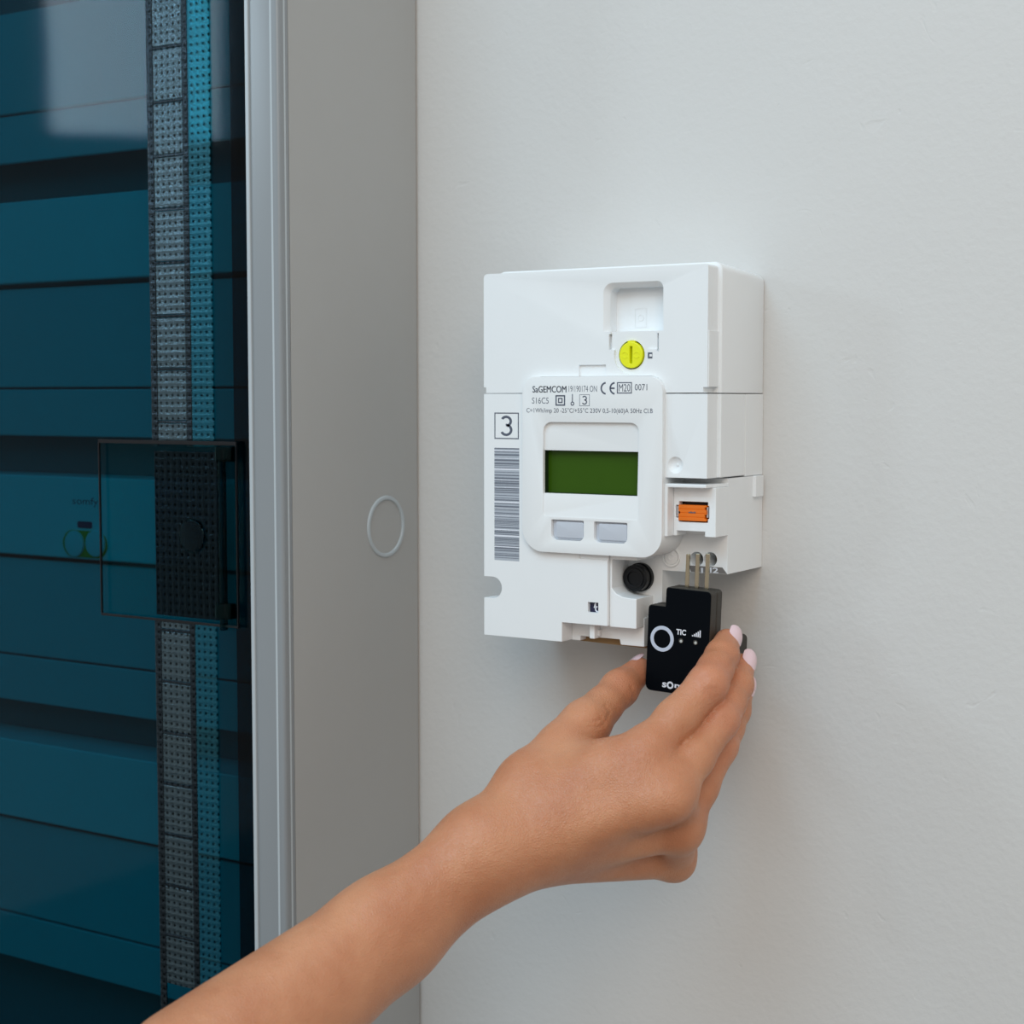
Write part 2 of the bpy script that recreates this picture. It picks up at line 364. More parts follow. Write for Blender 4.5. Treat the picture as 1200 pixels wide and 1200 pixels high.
# door ----------------------------------------------------------------
DD = 119.0
XH = CL+24
door = part('door', PR(rpoly(XH, ZB+26, XI-0.6, ZT-26, 2), DD, DD-2.5), TEAL, cab, label='smoked teal transparent door')
door_z0, door_z1 = ZB+26, ZT-26
part('door_flange', bevel(BX(XI-3.4, XI-0.8, DD-2.6, DD-22, door_z0, door_z1), 0.3), TEALD, door)
part('door_flange', bevel(BX(XI-16.0, XI-14.2, DD-2.6, DD-26, door_z0, door_z1), 0.3), TEALD, door)
# textured strip: rails, ladder cells and plain column
def xa(px, py=430, d=DD+1): return at(px, py, d)[0]
sx0, sx1, sx2, sx3, sx4 = xa(176.5), xa(184), xa(217.5), xa(224), xa(249.5)
hz1 = at(215, 523, DD)[2]; hz0 = at(215, 728, DD)[2]
def strip(zlo, zhi):
    part('strip_rail', bevel(BX(sx0, sx1-.15, DD+1.0, DD+.05, zlo, zhi), .3), TEALT3, door)
    part('strip_rail', bevel(BX(sx2+.15, sx3-.15, DD+1.0, DD+.05, zlo, zhi), .3), TEALT3, door)
    part('strip_column', bevel(BX(sx3, sx4, DD+1.0, DD+.05, zlo, zhi), .3), TEALT2, door)
strip(hz1, door_z1-6); strip(door_z0+6, hz0)
cell_h = at(200, 306, DD)[2]-at(200, 368.5, DD)[2]
zc0 = at(200, 308, DD)[2]
cellm = None
for k in range(-9, 14):
    zt = zc0-k*cell_h; zb = zt-cell_h
    for lo, hi in ((hz1, door_z1-6), (door_z0+6, hz0)):
        a, b = max(zb, lo), min(zt, hi)
        if b-a < 3: continue
        part('strip_cell', bevel(BX(sx1, sx2, DD+.9, DD+.05, a+.9, b-.9), .3), TEALT, door)
        if b == zt: part('strip_crossbar', bevel(BX(sx1, sx2, DD+1.0, DD+.05, b-.75, min(b+.75, hi)), .2), TEALT3, door)
# handle plate on the door
DH = DD+3.4
hx0, hz0b, hx1, hz1b = rect(118, 522, 275, 722, DH)
hx0 = at(118, 620, DH)[0]; hx1 = at(277, 620, DH)[0]; hz1b = at(118, 519, DH)[2]; hz0b = at(118, 718, DH)[2]
hd = part('handle_plate', bevel(BX(hx0, hx1, DH, DD+1.2, hz0b, hz1b), .6), TEALH, door, label='clear rectangular handle plate')
for (a, b, c, d_) in ((hx0-.8, hx0, hz0b, hz1b), (hx1, hx1+.6, hz0b, hz1b), (hx0-.6, hx1+.6, hz1b, hz1b+2.0), (hx0-.6, hx1+.6, hz0b-1.3, hz0b)):
    part('plate_edge', bevel(BX(a, b, DH+.3, DH-1.0, c, d_), .12), DARK, door)
ix0 = at(183.5, 620, DH)[0]; ix1 = at(257, 620, DH)[0]
iz1 = at(218, 529, DH)[2]; iz0 = at(218, 723, DH)[2]
part('grip_insert', bevel(BX(ix0, ix1, DH+1.2, DH+.1, max(iz0, hz0b), iz1), .35), TEALI, door)
pc = at(226, 628, DH+1.2)
part('grip_disc', bevel(PR(circ(pc[0], pc[2], 8.6, 40), DH+2.4, DH+1.25), .5, 3), TEALS, door)
part('grip_disc_ring', bevel(ring_bm(pc[0], pc[2], 8.4, 9.3, DH+2.5, DH+1.25), .3), TEALH, door)
for (pa, pb, dep) in ((259, 263, 4.2), (267, 272, 5.5)):
    part('latch_bar', bevel(BX(at(pa, 620, DH)[0], at(pb, 620, DH)[0], DH+dep-2, DD+1.2, hz0b-3, hz1b-2), .5), TEALD if pa < 265 else TEALH, door)
for pz in (532, 716):
    c = at(266, pz, DH)
    part('latch_hinge', bevel(BX(c[0]-6, c[0]+5, DH+3.2, DD+.1, c[2]-4, c[2]+4), 1.0), TEALD, door)

# ------------------------------------------------------------------ electricity meter
D1, DB, DZ = 62.0, 51.0, 65.2
XRB = 128.4
met = root('electricity_meter', 'white plastic electricity meter with green display screwed to the wall', 'meter', (64, 0, -124))
zseam = at(700, 461, D1)[2]
zmid = -38.8
# rear bodies
def body_poly(z0, z1): return [(0.8, z0), (XRB, z0), (XRB, z1), (0.8, z1)]
ub = PR(rpoly(2.2, zseam+.2, XRB, 64.6, (0, 0, 4.5, 3)), DB, 0.2)
for v in ub.verts:
    if v.co.z > 55 and v.co.y > -5: v.co.z -= 3.0
part('upper_housing', bevel(ub, 1.3, 3, 40, sel=lambda e: not all(abs(v.co.z-zseam-.2) < .1 for v in e.verts)), WHITE, met)
part('middle_housing', bevel(BX(2.2, XRB, DB, 22.2, zmid, zseam-.25), .5, 2), WHITE, met)
part('rear_housing', bevel(BX(2.2, XRB, 22, 0.2, -39.3, zseam-.25), .35, 2), WHITE, met)
# lower base with stepped outline at d = 42
DL = 42.0
zs_bot = at(852, 673, DL)[2]; xstrip = at(776, 690, DL)[0]; zstrip = at(772, 708, DL)[2]
lowp = [(3.0, -122.2), (88.3, -122.2), (88.3, zstrip), (xstrip, zstrip), (xstrip, zs_bot), (XRB, zs_bot), (XRB, -39.5), (3.0, -39.5)]
low = PR(lowp, DL, 0.2)
hc = []
holes = [(816.5, 655), (832.5, 655.5)]
for hx, hy in holes:
    p = at(hx, hy, DL); hc.append(PR(circ(p[0], p[2], 3.55, 28), DL+2, DL-16))
# chamfered label edge under the terminal holes
lx0 = at(807, 668, DL)[0]
zl1 = at(830, 664, DL)[2]
notch0 = at(568, 688.5, D1); notch1 = at(579, 688.5, D1); nr = (at(578, 676, D1)[2]-at(578, 701, D1)[2])/2
def notch_cut(): return PR(rpoly(-6, notch1[2]-nr, at(588, 688, D1)[0], notch1[2]+nr, (0, nr*.999, nr*.999, 0), 10), 80, -1)
hc.append(notch_cut())
low = boolean(low, hc)
lowo = part('terminal_base', bevel(low, .35, 2), WHITE, met)
for hx, hy in holes:
    p = at(hx, hy, DL-14)
    p0 = at(hx, hy, DL)
    part('terminal_screw', bevel(PR(circ(p0[0], p0[2], 2.9, 20), DL-12, DL-15.5), .4), STEEL, lowo)
# label on chamfer
lpx = [at(*q_, DL) for q_ in ((807, 664.3), (846.5, 664.8), (852, 672.8), (810, 671.6))]
lb = PR([(lpx[3][0], lpx[2][2]+.05), (XRB-.1, lpx[2][2]+.05), (lpx[1][0], zl1), (lpx[0][0], zl1)], DL+.08, DL-.2)
labo = part('terminal_label', lb, LABEL, met, label='dark grey terminal label')
for s_, a, b in (('I1', 815, 824), ('I2', 832, 842)):
    part('printed_text', text_bm(s_, rect(a, 665.2, b, 671.4, DL), DL+.05, .02), WINK, labo)
# embossed round logo on the socket plane
p = at(787, 653, DL)
part('round_emblem', join(bevel(ring_bm(p[0], p[2], 4.2, 4.9, DL+.9, DL-.2), .2), bevel(PR(circ(p[0], p[2], 3.6, 32), DL+.6, DL-.2), .25), ring_bm(p[0], p[2], 1.2, 1.7, DL+1.0, DL, 30, 330, 20)), WHITE2, met)
# connector hood on the right
DHD = 57.7
hx0_, hz0_, hx1_, hz1_ = rect(778, 567, 837, 629.5, DHD)
DHL = 62.5; DCR = 56.0
hlx = at(778.5, 600, DHL)[0]; hlt = at(805, 567.5, DHL)[2]; hlb = at(785, 629, DHL)[2]
hood = PR([(hlx, hlb), (hlx+1.7, hlb), (hlx+1.7, hlt-1.7), (XRB-.05, hlt-1.7), (XRB-.05, hlt), (hlx, hlt)], DHL, DL-.2)
for v in hood.verts:
    if v.co.x > XRB-1 and v.co.y < -DHL+.1: v.co.x -= 2.2
hoodo = part('connector_hood', bevel(hood, .35, 2), WHITE, met)
rx0 = hlx+1.75; rz1 = hlt-1.75
hz0_ = at(838, 630, DCR)[2]
car = BX(rx0, XRB, DCR, DL-.2, hz0_, rz1)
x0, z0, x1, z1 = rect(793, 622.5, 826, 640, DCR)
cx0, cz0_, cx1, cz1_ = rect(795.5, 588, 829.5, 612, DCR)
ex0, ez0, ex1, ez1 = rect(792, 592.5, 831, 607.5, DCR)
car = boolean(car, [BX(x0, x1, 80, DL+3, z0-8, z1), BX(cx0, cx1, 80, DCR-7, cz0_, cz1_), BX(ex0, ex1, 80, DCR-4, ez0, ez1)])
caro = part('connector_carrier', bevel(car, .3, 2), WHITE, met)
sock = part('connector_socket', BX(ex0, ex1, DCR-3.8, DCR-4.4, cz0_, cz1_), DARK, met)
ox0, oz0, ox1, oz1 = rect(795.5, 592, 828, 610.5, DCR+.4)
ob = BX(ox0, ox1, DCR+.8, DCR-4, oz0, oz1)
cuts = [BX(ox0-.3, ox0+.8, DCR+6, DCR-6, (oz0+oz1)/2-.5, (oz0+oz1)/2+.6), BX(ox1-.9, ox1+.3, DCR+6, DCR-6, oz0+1.2, oz0+3.2), BX(ox1-.9, ox1+.3, DCR+6, DCR-6, oz1-2.2, oz1-.9)]
for k in range(1, 4): cuts.append(BX(ox0-.2, ox1+.2, DCR+6, DCR+.55, oz0+(oz1-oz0)*k/4-.1, oz0+(oz1-oz0)*k/4+.1))
org = part('orange_connector', bevel(boolean(ob, cuts), .12, 1), ORG, met, label='orange plastic plug')
mx_, mz_ = (ox0+ox1)/2, (oz0+oz1)/2
part('connector_mark', join(*[BX(mx_-1.9+k*.95, mx_-1.9+k*.95+.75, DCR+.9, DCR+.7, mz_-.05, mz_+(.75 if k % 2 else .55)) for k in range(4)]), INK, org)
for k in (0, 1):
    xx = ex0+.35 if k == 0 else ex1-1.5
    part('metal_clip', bevel(BX(xx, xx+1.1, DCR-.2, DCR-3.8, ez0+.5, ez1-.5), .2), mat('clip_steel', (.6, .62, .66), .3, metal=1) if k == 0 else bpy.data.materials['clip_steel'], met)
# clip tab on the right side near the wall
t1, t2 = atx(882, 559, XRB), atx(891, 583, XRB)
part('side_clip', bevel(BX(XRB-.2, XRB+1.8, -t1[1], max(1.2, -t2[1]), atx(886, 582, XRB)[2], -39.4), .4), WHITE, met)

# upper cover -----------------------------------------------------------
ztop = 62.7; XC1 = 126.2
bz = rect(612, 441, 776, 650, DZ)
bzx0, bzz0, bzx1, bzz1 = bz
cov = PR(rpoly(0, zseam+.25, XC1, ztop, (0, 0, 1.6, 2.2)), D1, DB-.5)
ra = rect(712, 336, 776, 388, D1)
rb = rect(715.5, 387, 770, 424, D1)
ps = at(739.5, 416, D1)
cl_ = rect(678.5, 427.5, 710, 439, D1)
recA = PR(rpoly(ra[0], ra[1], ra[2], ra[3], (0, 0, 3.2, 3.2)), D1+3, D1-9.6)
# flared lip of the finger recess
lip = bmesh.new(); P0 = rpoly(ra[0]-2.4, ra[1]+.02, ra[2]+.6, ra[3]+2.4, (0, 0, 3.4, 5)); P1 = rpoly(ra[0]+.2, ra[1]+.02, ra[2]-.2, ra[3]-.2, (0, 0, 3, 3))
a_ = [lip.verts.new((x, -D1-.02, z)) for x, z in P0]; b_ = [lip.verts.new((x, -D1+3.2, z)) for x, z in P1]
lip.faces.new(a_); lip.faces.new(b_[::-1])
for i in range(len(a_)): j = (i+1) % len(a_); lip.faces.new((a_[j], a_[i], b_[i], b_[j]))
bmesh.ops.recalc_face_normals(lip, faces=lip.faces[:])
ntc = rect(824, 453.5, 846, 459.5, D1)
cov = boolean(cov, [recA, lip,
    BX(rb[0], rb[2], D1+3, D1-1.0, rb[1]+6, ra[1]+.5),
    PR(circ(ps[0], ps[2], 9.4, 48), D1+3, D1-1.0),
    BX(rb[0]-.9, rb[0]+.3, D1+3, D1-2.4, rb[1]+6, ra[1]-1.2), BX(rb[2]-.3, rb[2]+.9, D1+3, D1-2.4, rb[1]+5, ra[1]-1.2),
    PR(circ(ps[0]-.15, ps[2]+.1, 7.1, 48), D1+3, D1-5.0),
    BX(cl_[0], cl_[2], D1+3, D1-1.2, cl_[1]-1, cl_[3]), BX(-2, 1.4, D1+3, DB-3, zseam-2, zseam+3.2),
    BX(ntc[0], XC1+3, D1+3, DB+.3, ntc[1], ntc[3]),
    PR(rpoly(bzx0, bzz0, bzx1, bzz1+.12, (0, 0, 8, 9)), D1+5, DB-3)])
covo = part('terminal_cover', bevel(cov, .45, 2), WHITE, met)
part('cover_rib', bevel(BX(XC1-.1, XC1+.55, D1-.6, DB-.4, ntc[3]+.05, at(829, 387, D1)[2]), .2), WHITE, covo)
# embossed rectangle symbol in the recess
eb = rect(744, 361, 758, 384, D1-9.6)
for q in (frame_bm(eb, .35, D1-9.6+.12),): part('embossed_symbol', join(q, ring_bm((eb[0]+eb[2])/2, (eb[1]+eb[3])/2, 1.3, 1.7, D1-9.4, D1-9.7, n=20)), WHITE2, covo)
x0, z0, x1, z1 = rect(759.3, 413, 764.5, 420, D1)
mk = part('square_mark', BX(x0, x1, D1+.12, D1-.4, z0, z1), INK, covo); part('square_mark_inset', BX(x0+.9, x1-.1, D1+.2, D1, z0+.9, z1-.8), WHITE2, mk)
# yellow seal screw
sc = PR(circ(ps[0], ps[2], 6.35, 48), D1+.3, D1-4.8)
sc = boolean(sc, [BX(ps[0]-.7, ps[0]+.7, D1+3, D1-3.2, ps[2]-4.2, ps[2]+4.2)])
sco = part('seal_screw', bevel(sc, .35, 2), YEL, met, label='yellow slotted seal screw')
part('screw_tab', bevel(BX(ps[0]-1.9, ps[0]+1.9, D1+.2, D1-3, ps[2]+5.6, ps[2]+7.0), .3), YEL, sco)
part('screw_emboss', join(*[ring_bm(ps[0]+sx*3.2, ps[2], 1.3, 1.65, D1+.5, D1+.2, a, a+130, 14) for sx in (-1, 1) for a in (20, 200)]), YEL, sco)

# middle right cover -----------------------------------------------------
mxl = at(777.5, 510, D1)[0]
midc = BX(mxl, XC1+.2, D1, DB-.5, zmid, zseam-.25)
dp = at(791.5, 545, D1)
sph = bmesh.new(); bmesh.ops.create_uvsphere(sph, u_segments=24, v_segments=14, radius=5.0)
for v in sph.verts: v.co = Vector((v.co.x+dp[0], v.co.y*.9-D1-2.6, v.co.z+dp[2]))
midc = boolean(midc, [sph])
part('side_cover', bevel(midc, .4, 2, 35), WHITE, met)
part('dimple_boss', bevel(PR(circ(dp[0]+.4, dp[2], .6, 12), D1-1.3, D1-2.2), .1), WHITE2, met)

# left front plate --------------------------------------------------------
zbl = -123.4
pxr = at(712, 690, D1)[0]
zst = at(685, 731.5, D1)[2]; xst = at(658.5, 740, D1)[0]
plp = [(0, zbl), (xst, zbl), (xst, zst), (pxr, zst), (pxr, zseam-.25), (0, zseam-.25)]
pl = PR(plp, D1, DL-.2)
sq = rect(689, 706, 701, 718, D1); tb = rect(679, 647, 711, 655.5, D1)
lst = rect(566, 458, 580, 466, D1)
pl = boolean(pl, [notch_cut(), BX(sq[0], sq[2], D1+3, D1-3, sq[1], sq[3]), BX(tb[0], tb[2]+4, D1+3, D1-.8, tb[1], tb[3]),
                  BX(bzx0, bzx1, D1+3, DL+1, bzz0+6, zseam+3)])
plo = part('front_plate', bevel(pl, .45, 2, 35), WHITE, met)
so = part('square_window', BX(sq[0]-.05, sq[2]+.05, D1-2.2, D1-2.9, sq[1]-.05, sq[3]+.05), mat('window_navy', (.01, .012, .05), .2), plo, label='small square dark window')
cxq, czq = (sq[0]+sq[2])/2, (sq[1]+sq[3])/2
part('window_symbol', join(PR([(cxq-.6, czq-.3), (cxq+.5, czq-.5), (cxq+.7, czq+2.2), (cxq+.1, czq+2.3)], D1-1.7, D1-2.2), ring_bm(cxq+1.7, czq-.9, 1.0, 1.6, D1-1.7, D1-2.2, 100, 280, 12)), WINK, so)
# stepped foot below the front plate
DF2 = 52.0
fx0, fz0, fx1, fz1 = xst, zbl, 88.3, zst-.5
zf = at(700, 752.5, DF2)[2]; zf2 = at(742, 757, DF2)[2]; xs1 = at(680, 748, DF2)[0]; xs2 = at(726, 754, DF2)[0]; zf1 = at(705, 747.5, DF2)[2]
ft = PR([(xst, zf), (xs1, zf), (xs1, zf1), (xs2, zf1), (xs2+.6, zf2), (88.3, zf2), (88.3, zst+4), (xst, zst+4)], DF2, DL-.5)
part('foot', bevel(ft, .4, 2), WHITE, met)
pi = rect(693, 733, 699, 747, DF2+4)
part('foot_pillar', bevel(BX(pi[0], pi[2], DF2+6, DF2-.2, at(696, 748, DF2+4)[2], zst+1), .4), WHITE, met)
pi = rect(701, 738, 703.5, 745, DF2+2)
part('foot_catch', bevel(BX(pi[0], pi[2], DF2+3, DF2-.2, pi[1], pi[3]), .3), WHITE2, met)
part('backing_board', PR([(44, -124.6), (86, -125.6), (86, -121), (44, -121)], 46, .3), CARD, met, label='brown board edge under the meter')

# knob housing ---------------------------------------------------------------
DK = 60.0
kx0 = at(714.5, 700, DK)[0]; kx1 = 88.0
kzt = at(735, 651, DK)[2]; kzb = at(730, 736, DK)[2]
kh = PR(rpoly(kx0, kzb, kx1, kzt, (0, 0, 0, 1.4)), DK, DL-.2)
kin = rect(717, 657, 770, 698, DK)
zblk = at(735, 701, DK)[2]
cut1 = PR([(kin[0], zblk+4.4), (kin[0]+2.5, zblk+1.8), (kin[0]+6, zblk+.4), (kin[0]+10, zblk), (kx1+4, zblk), (kx1+4, kin[3]), (kin[0], kin[3])], DK+4, DL-3)
kh = boolean(kh, [cut1])
part('knob_housing', bevel(kh, .4, 2), WHITE, met)
kp = at(751.5, 676, DL)
part('black_knob', join(bevel(PR(circ(kp[0], kp[2], 7.3, 40), DL+2.5, DL-.1), .3), bevel(PR(circ(kp[0], kp[2], 6.7, 40), DL+7.5, DL+2.5), .6, 3), bevel(ring_bm(kp[0], kp[2], 3.6, 5.2, DL+8.2, DL+7), .2)), DARK, met, label='black round cable plug')

# display bezel ------------------------------------------------------------
bzm = PR(rpoly(bzx0, bzz0, bzx1, bzz1, (12, 11, 8, 8), 10), DZ, DL-.2)
w0 = rect(636.5, 495, 748.5, 607, DZ)
zt_, zb_ = w0[3], w0[1]
wed = bmesh.new()
prism(wed, rpoly(w0[0], zb_, w0[2], zt_, (2, 2, 4.5, 4.5)), DZ+3, lambda x, z: DZ-0.15-1.7*(z-zb_)/(zt_-zb_))
lw = rect(637.5, 528.5, 747.5, 579.5, DZ-1)
bts = [rect(646, 609.5, 684, 633.5, DZ), rect(696, 612, 735, 636.5, DZ)]
cut = [wed, BX(lw[0], lw[2], DZ+3, DZ-6.2, lw[1], lw[3])]
for b in bts: cut.append(PR(rpoly(b[0], b[1], b[2], b[3], (3, 3, .6, .6)), DZ+3, DZ-2.6))
bzm = boolean(bzm, cut)
bezo = part('display_bezel', bevel(bzm, .45, 3, 32), WHITE2, met)
part('screen', BX(lw[0]-.3, lw[2]+.3, DZ-5.0, DZ-6.3, lw[1]-.3, lw[3]+.3), LCD, bezo, label='dark green blank liquid crystal display')
for (a, b, c, d_) in ((lw[0]+.02, lw[0]+.25, lw[1], lw[3]), (lw[2]-.25, lw[2]-.02, lw[1], lw[3]), (lw[0], lw[2], lw[3]-.25, lw[3]-.02), (lw[0], lw[2], lw[1]+.02, lw[1]+.25)):  # dark strips stand for the shade on the display recess walls
    part('screen_recess_shade', BX(a, b, DZ-1.9, DZ-5.6, c, d_), mat('recess_shade_dark', (.01, .02, .008), .4) if 'recess_shade_dark' not in bpy.data.materials else bpy.data.materials['recess_shade_dark'], bezo)
for b in bts:
    part('button', bevel(PR(rpoly(b[0]+.1, b[1]+.1, b[2]-.1, b[3]-.1, (2.9, 2.9, .5, .5)), DZ-2.0, DZ-3), .3), GREYP, bezo, label='grey translucent button')
    part('button_cap', bevel(PR(rpoly(b[0]+2.2, b[1]+1.2, b[2]-.5, b[3]-.9, 1.2), DZ-.7, DZ-2.1), .4, 3), GREYP, bezo)
def T(s, x0, y0, x1, y1, off=0.0, ink=INK, d=DZ, parent=bezo, name='printed_text'):
    return part(name, text_bm(s, rect(x0, y0, x1, y1, d), d, off), ink, parent)
lg = rect(624, 452.3, 663.5, 460, DZ)
part('printed_logo', join(text_bm('SaGEMCOM', lg, DZ), text_bm('SaGEMCOM', (lg[0]+.22, lg[1], lg[2]+.22, lg[3]), DZ)), INKL, bezo)
T('19/190174 ON', 666.5, 452.0, 699.5, 459.2, 0, INKL)
for (cxp, kind) in ((709.0, 0), (719.5, 1)):
    p = at(cxp, 455, DZ); R_ = 3.1
    q = ring_bm(p[0]+.6, p[2], R_-.85, R_, DZ+.06, DZ+.01, 95, 265, 20)
    if kind: q = join(q, BX(p[0]-1.9, p[0]+.4, DZ+.06, DZ+.01, p[2]-.4, p[2]+.4))
    part('conformity_mark', q, INK, bezo)
fb = rect(723, 447.8, 740.5, 461.2, DZ); part('printed_frame', frame_bm(fb, .5, DZ), INK, bezo)
T('M20', 725.2, 450, 738.5, 458.8)
T('0071', 744, 450, 758.5, 457.5)
T('S16C5', 623.5, 465.8, 643, 473, 0, INKL)
fb = rect(651, 463, 662.3, 475.5, DZ); part('printed_frame', frame_bm(fb, .7, DZ), INK, bezo)
fb = rect(654, 466.2, 659.3, 472.3, DZ); part('printed_frame', frame_bm(fb, .6, DZ), INK, bezo)
p = at(670.8, 473, DZ); part('thermometer_symbol', join(ring_bm(p[0], p[2], .55, 1.05, DZ+.06, DZ+.01), BX(p[0]-.25, p[0]+.25, DZ+.06, DZ+.01, p[2]+.9, p[2]+4.8)), INK, bezo)
fb = rect(679, 462.2, 691, 475.8, DZ); part('printed_frame', frame_bm(fb, .25, DZ), INKL, bezo)
part('printed_number', three_bm(rect(682, 463.8, 688.3, 474.2, DZ), .55, DZ), INK, bezo)
T('C=1Wh/imp 20 -25°C/+55°C 230V 0,5-10(60)A 50Hz Cl.B', 617, 478.2, 765, 485.5)
fb = rect(579.5, 483.5, 608, 514.5, D1); part('printed_frame', frame_bm(fb, .55, D1), INK, plo)
part('printed_number', three_bm(rect(586.5, 487, 601, 511, D1), 1.25, D1), INK, plo)
x0, z0, x1, z1 = rect(579.5, 525, 608.5, 657, D1)
bars = []; z = z1
rnd = random.Random(11)
bars.append(BX(x0, x1, D1+.03, D1-.02, z0, z1))
bg = part('barcode_panel', bars[0], mat('barcode_grey', (.42, .46, .52), .6), plo)
bars = []
while z > z0+.5:
    h = rnd.choice([.3, .3, .45, .6, .9]); h = min(h, z-z0); bars.append(BX(x0, x1, D1+.07, D1+.01, z-h, z)); z -= h+rnd.choice([.3, .45, .5, .8, 1.1])
part('barcode_bars', join(*bars), INKL, plo, kind='stuff')
bars = []; z = z1-1.2
while z > z0+3:
    h = rnd.choice([.3, .5, .8]); bars.append(BX(x0, x1, D1+.075, D1+.01, z-h, z)); z -= h+rnd.choice([2.5, 3.5, 5, 7])
part('barcode_gaps', join(*bars), WINK, plo, kind='stuff')

# ------------------------------------------------------------------ plug-in radio module
DG = 58.0
don = root('plug_in_module', 'small black plug-in radio module with three metal pins held by the hand', 'module', (110, -52, -145))
TILT = math.radians(2.2); pv = (110.0, -118.0)
def tilt(bm):
    c, s = math.cos(TILT), math.sin(TILT)
    for v in bm.verts:
        x, z = v.co.x-pv[0], v.co.z-pv[1]; v.co.x, v.co.z = pv[0]+c*x+s*z, pv[1]-s*x+c*z
    return bm
def U(px, py, d=DG):                      # pixel -> untilted module coordinates
    p = at(px, py, d); c, s = math.cos(-TILT), math.sin(-TILT); x, z = p[0]-pv[0], p[2]-pv[1]
    return pv[0]+c*x+s*z, pv[1]-s*x+c*z
gl = U(758, 750)[0]; gs = U(780, 698)[0]; gr = U(833.5, 705)[0]; gt = U(805, 690.5)[1]; gst = U(768, 709)[1]; gbt = U(768, 810)[1]
def gpoly(i=0.0):
    pts = []
    def arc(cx, cz, r, a):
        for k in range(6): t = math.radians(a+18*k); pts.append((cx+r*math.cos(t), cz+r*math.sin(t)))
    arc(gl+3+i, gbt+3+i, 3, 180); arc(gr-3-i, gbt+3+i, 3, 270); arc(gr-2-i, gt-2-i, 2, 0); arc(gs+1.5+i, gt-1.5-i, 1.5, 90); pts.append((gs+i, gst-i)); arc(gl+1.8+i, gst-1.8-i, 1.8, 90)
    return pts
fro = part('front_shell', bevel(tilt(PR(gpoly(), DG-.3, DG-6.4)), .45, 2, 40), BLKS, don)
part('front_panel', bevel(tilt(PR(gpoly(.25), DG, DG-.6)), .15, 2, 40), BLK, don)
part('shell_groove', tilt(PR(gpoly(.6), DG-6.3, DG-7.0)), DARK, don)
part('back_shell', bevel(tilt(PR(gpoly(), DG-6.9, DG-13.0)), .8, 2, 40), BLKS, don)
zr = U(878, 741, 12)[1]-1.0
part('rear_block', bevel(tilt(PR(rpoly(gr-20, gbt+4, gr-.3, zr, 2.5), DG-12.9, 11.5)), .8, 2, 40), BLKS, don)
# front face furniture
c0 = U(776, 748.5)
rg = part('button_ring', bevel(tilt(ring_bm(c0[0], c0[1], 4.55, 6.35, DG+.25, DG-.1, n=48)), .1), RINGM, don, label='pale grey ring around the button')
part('button', bevel(tilt(PR(circ(c0[0], c0[1], 4.45, 40), DG+.2, DG-.1)), .15), BLK, don)
def TG(s, x0, y0, x1, y1, off=0.0):
    a = U(x0, (y0+y1)/2); b = U(x1, (y0+y1)/2); c = U((x0+x1)/2, y0); d = U((x0+x1)/2, y1)
    return part('printed_text', tilt(text_bm(s, (a[0], d[1], b[0], c[1]), DG, off)), WINK, don)
TG('TIC', 792.5, 737.5, 804, 744.2, .03)
a = U(811, 745.5)
bl = [BX(a[0]+k*.98, a[0]+k*.98+.62, DG+.07, DG, a[1]-.05*k, a[1]-.05*k+.55+k*.72) for k in range(5)]
part('signal_symbol', tilt(join(*bl)), WINK, don)
for lx, ly in ((798, 751), (815, 753)):
    c = U(lx, ly)
    l = part('indicator_light', bevel(tilt(PR(circ(c[0], c[1], 1.25, 20), DG+.12, DG-.1)), .08), BLKS, don)
    part('lens', bevel(tilt(PR(circ(c[0]+.15, c[1]-.15, .75, 16), DG+.35, DG)), .25, 2), mat('led_lens', (.5, .52, .5), .2) if lx < 800 else bpy.data.materials['led_lens'], l)
TG('s', 776, 799.5, 781, 805.5, .03)
c = U(785.3, 803); part('printed_letter', tilt(ring_bm(c[0], c[1], .95, 1.85, DG+.06, DG, n=28)), WINK, don)
TG('mfy', 790.5, 801, 811, 809.5, .03)
# metal pins
for pxp, top in ((805, 649), (816.3, 648.5), (828, 648.5)):
    dpn = 51.0
    a = U(pxp, 690, dpn); b = U(pxp, top, dpn)
    part('pin', bevel(tilt(BX(a[0]-.95, a[0]+.95, dpn+.6, dpn-.6, gt-3, b[1])), .2), STEEL, don)

# ------------------------------------------------------------------ hand
def at_len(px, py, ref, L, far):
    r = ray(px, py); r = r/np.linalg.norm(r); oc = CAM-ref; b = np.dot(oc, r); c = np.dot(oc, oc)-L*L; disc = b*b-c
    if disc < 0: t = -b; print('at_len short', px, py, round(math.sqrt(np.dot(oc, oc)-b*b), 1), L)
    else: t = -b+(math.sqrt(disc) if far else -math.sqrt(disc))
    return CAM+t*r
J = {}
J['iP'] = at(830, 801, 82); J['iD'] = at_len(846, 769, J['iP'], 23, True); J['iT'] = at_len(852, 752, J['iD'], 13, True); J['iM'] = at_len(754, 886, J['iP'], 47, False)
J['mP'] = at(843, 844, 77); J['mD'] = at_len(863, 803, J['mP'], 26, True); J['mT'] = at_len(869, 781, J['mD'], 14, True); J['mM'] = at_len(782, 934, J['mP'], 50, False)
J['rP'] = at(843, 874, 68); J['rD'] = at_len(861, 833, J['rP'], 25, True); J['rT'] = at_len(869, 810, J['rD'], 13, True); J['rM'] = at_len(795, 972, J['rP'], 46, False)
J['pP'] = at(820, 908, 60); J['pD'] = at_len(838, 880, J['pP'], 19, True); J['pT'] = at_len(845, 862, J['pD'], 11, True); J['pM'] = at_len(790, 1008, J['pP'], 40, False)
J['tT'] = at(749, 786, 50); J['tI'] = at_len(726, 807, J['tT'], 21, False); J['tM'] = at_len(686, 849, J['tI'], 31, False); J['tC'] = at_len(622, 922, J['tM'], 44, False)
J['W'] = at(566, 1002, 160)
J['F1'] = at(450, 1095, 200); J['F2'] = at(230, 1270, 290)
for k, v in J.items(): print(k, v.round(1))

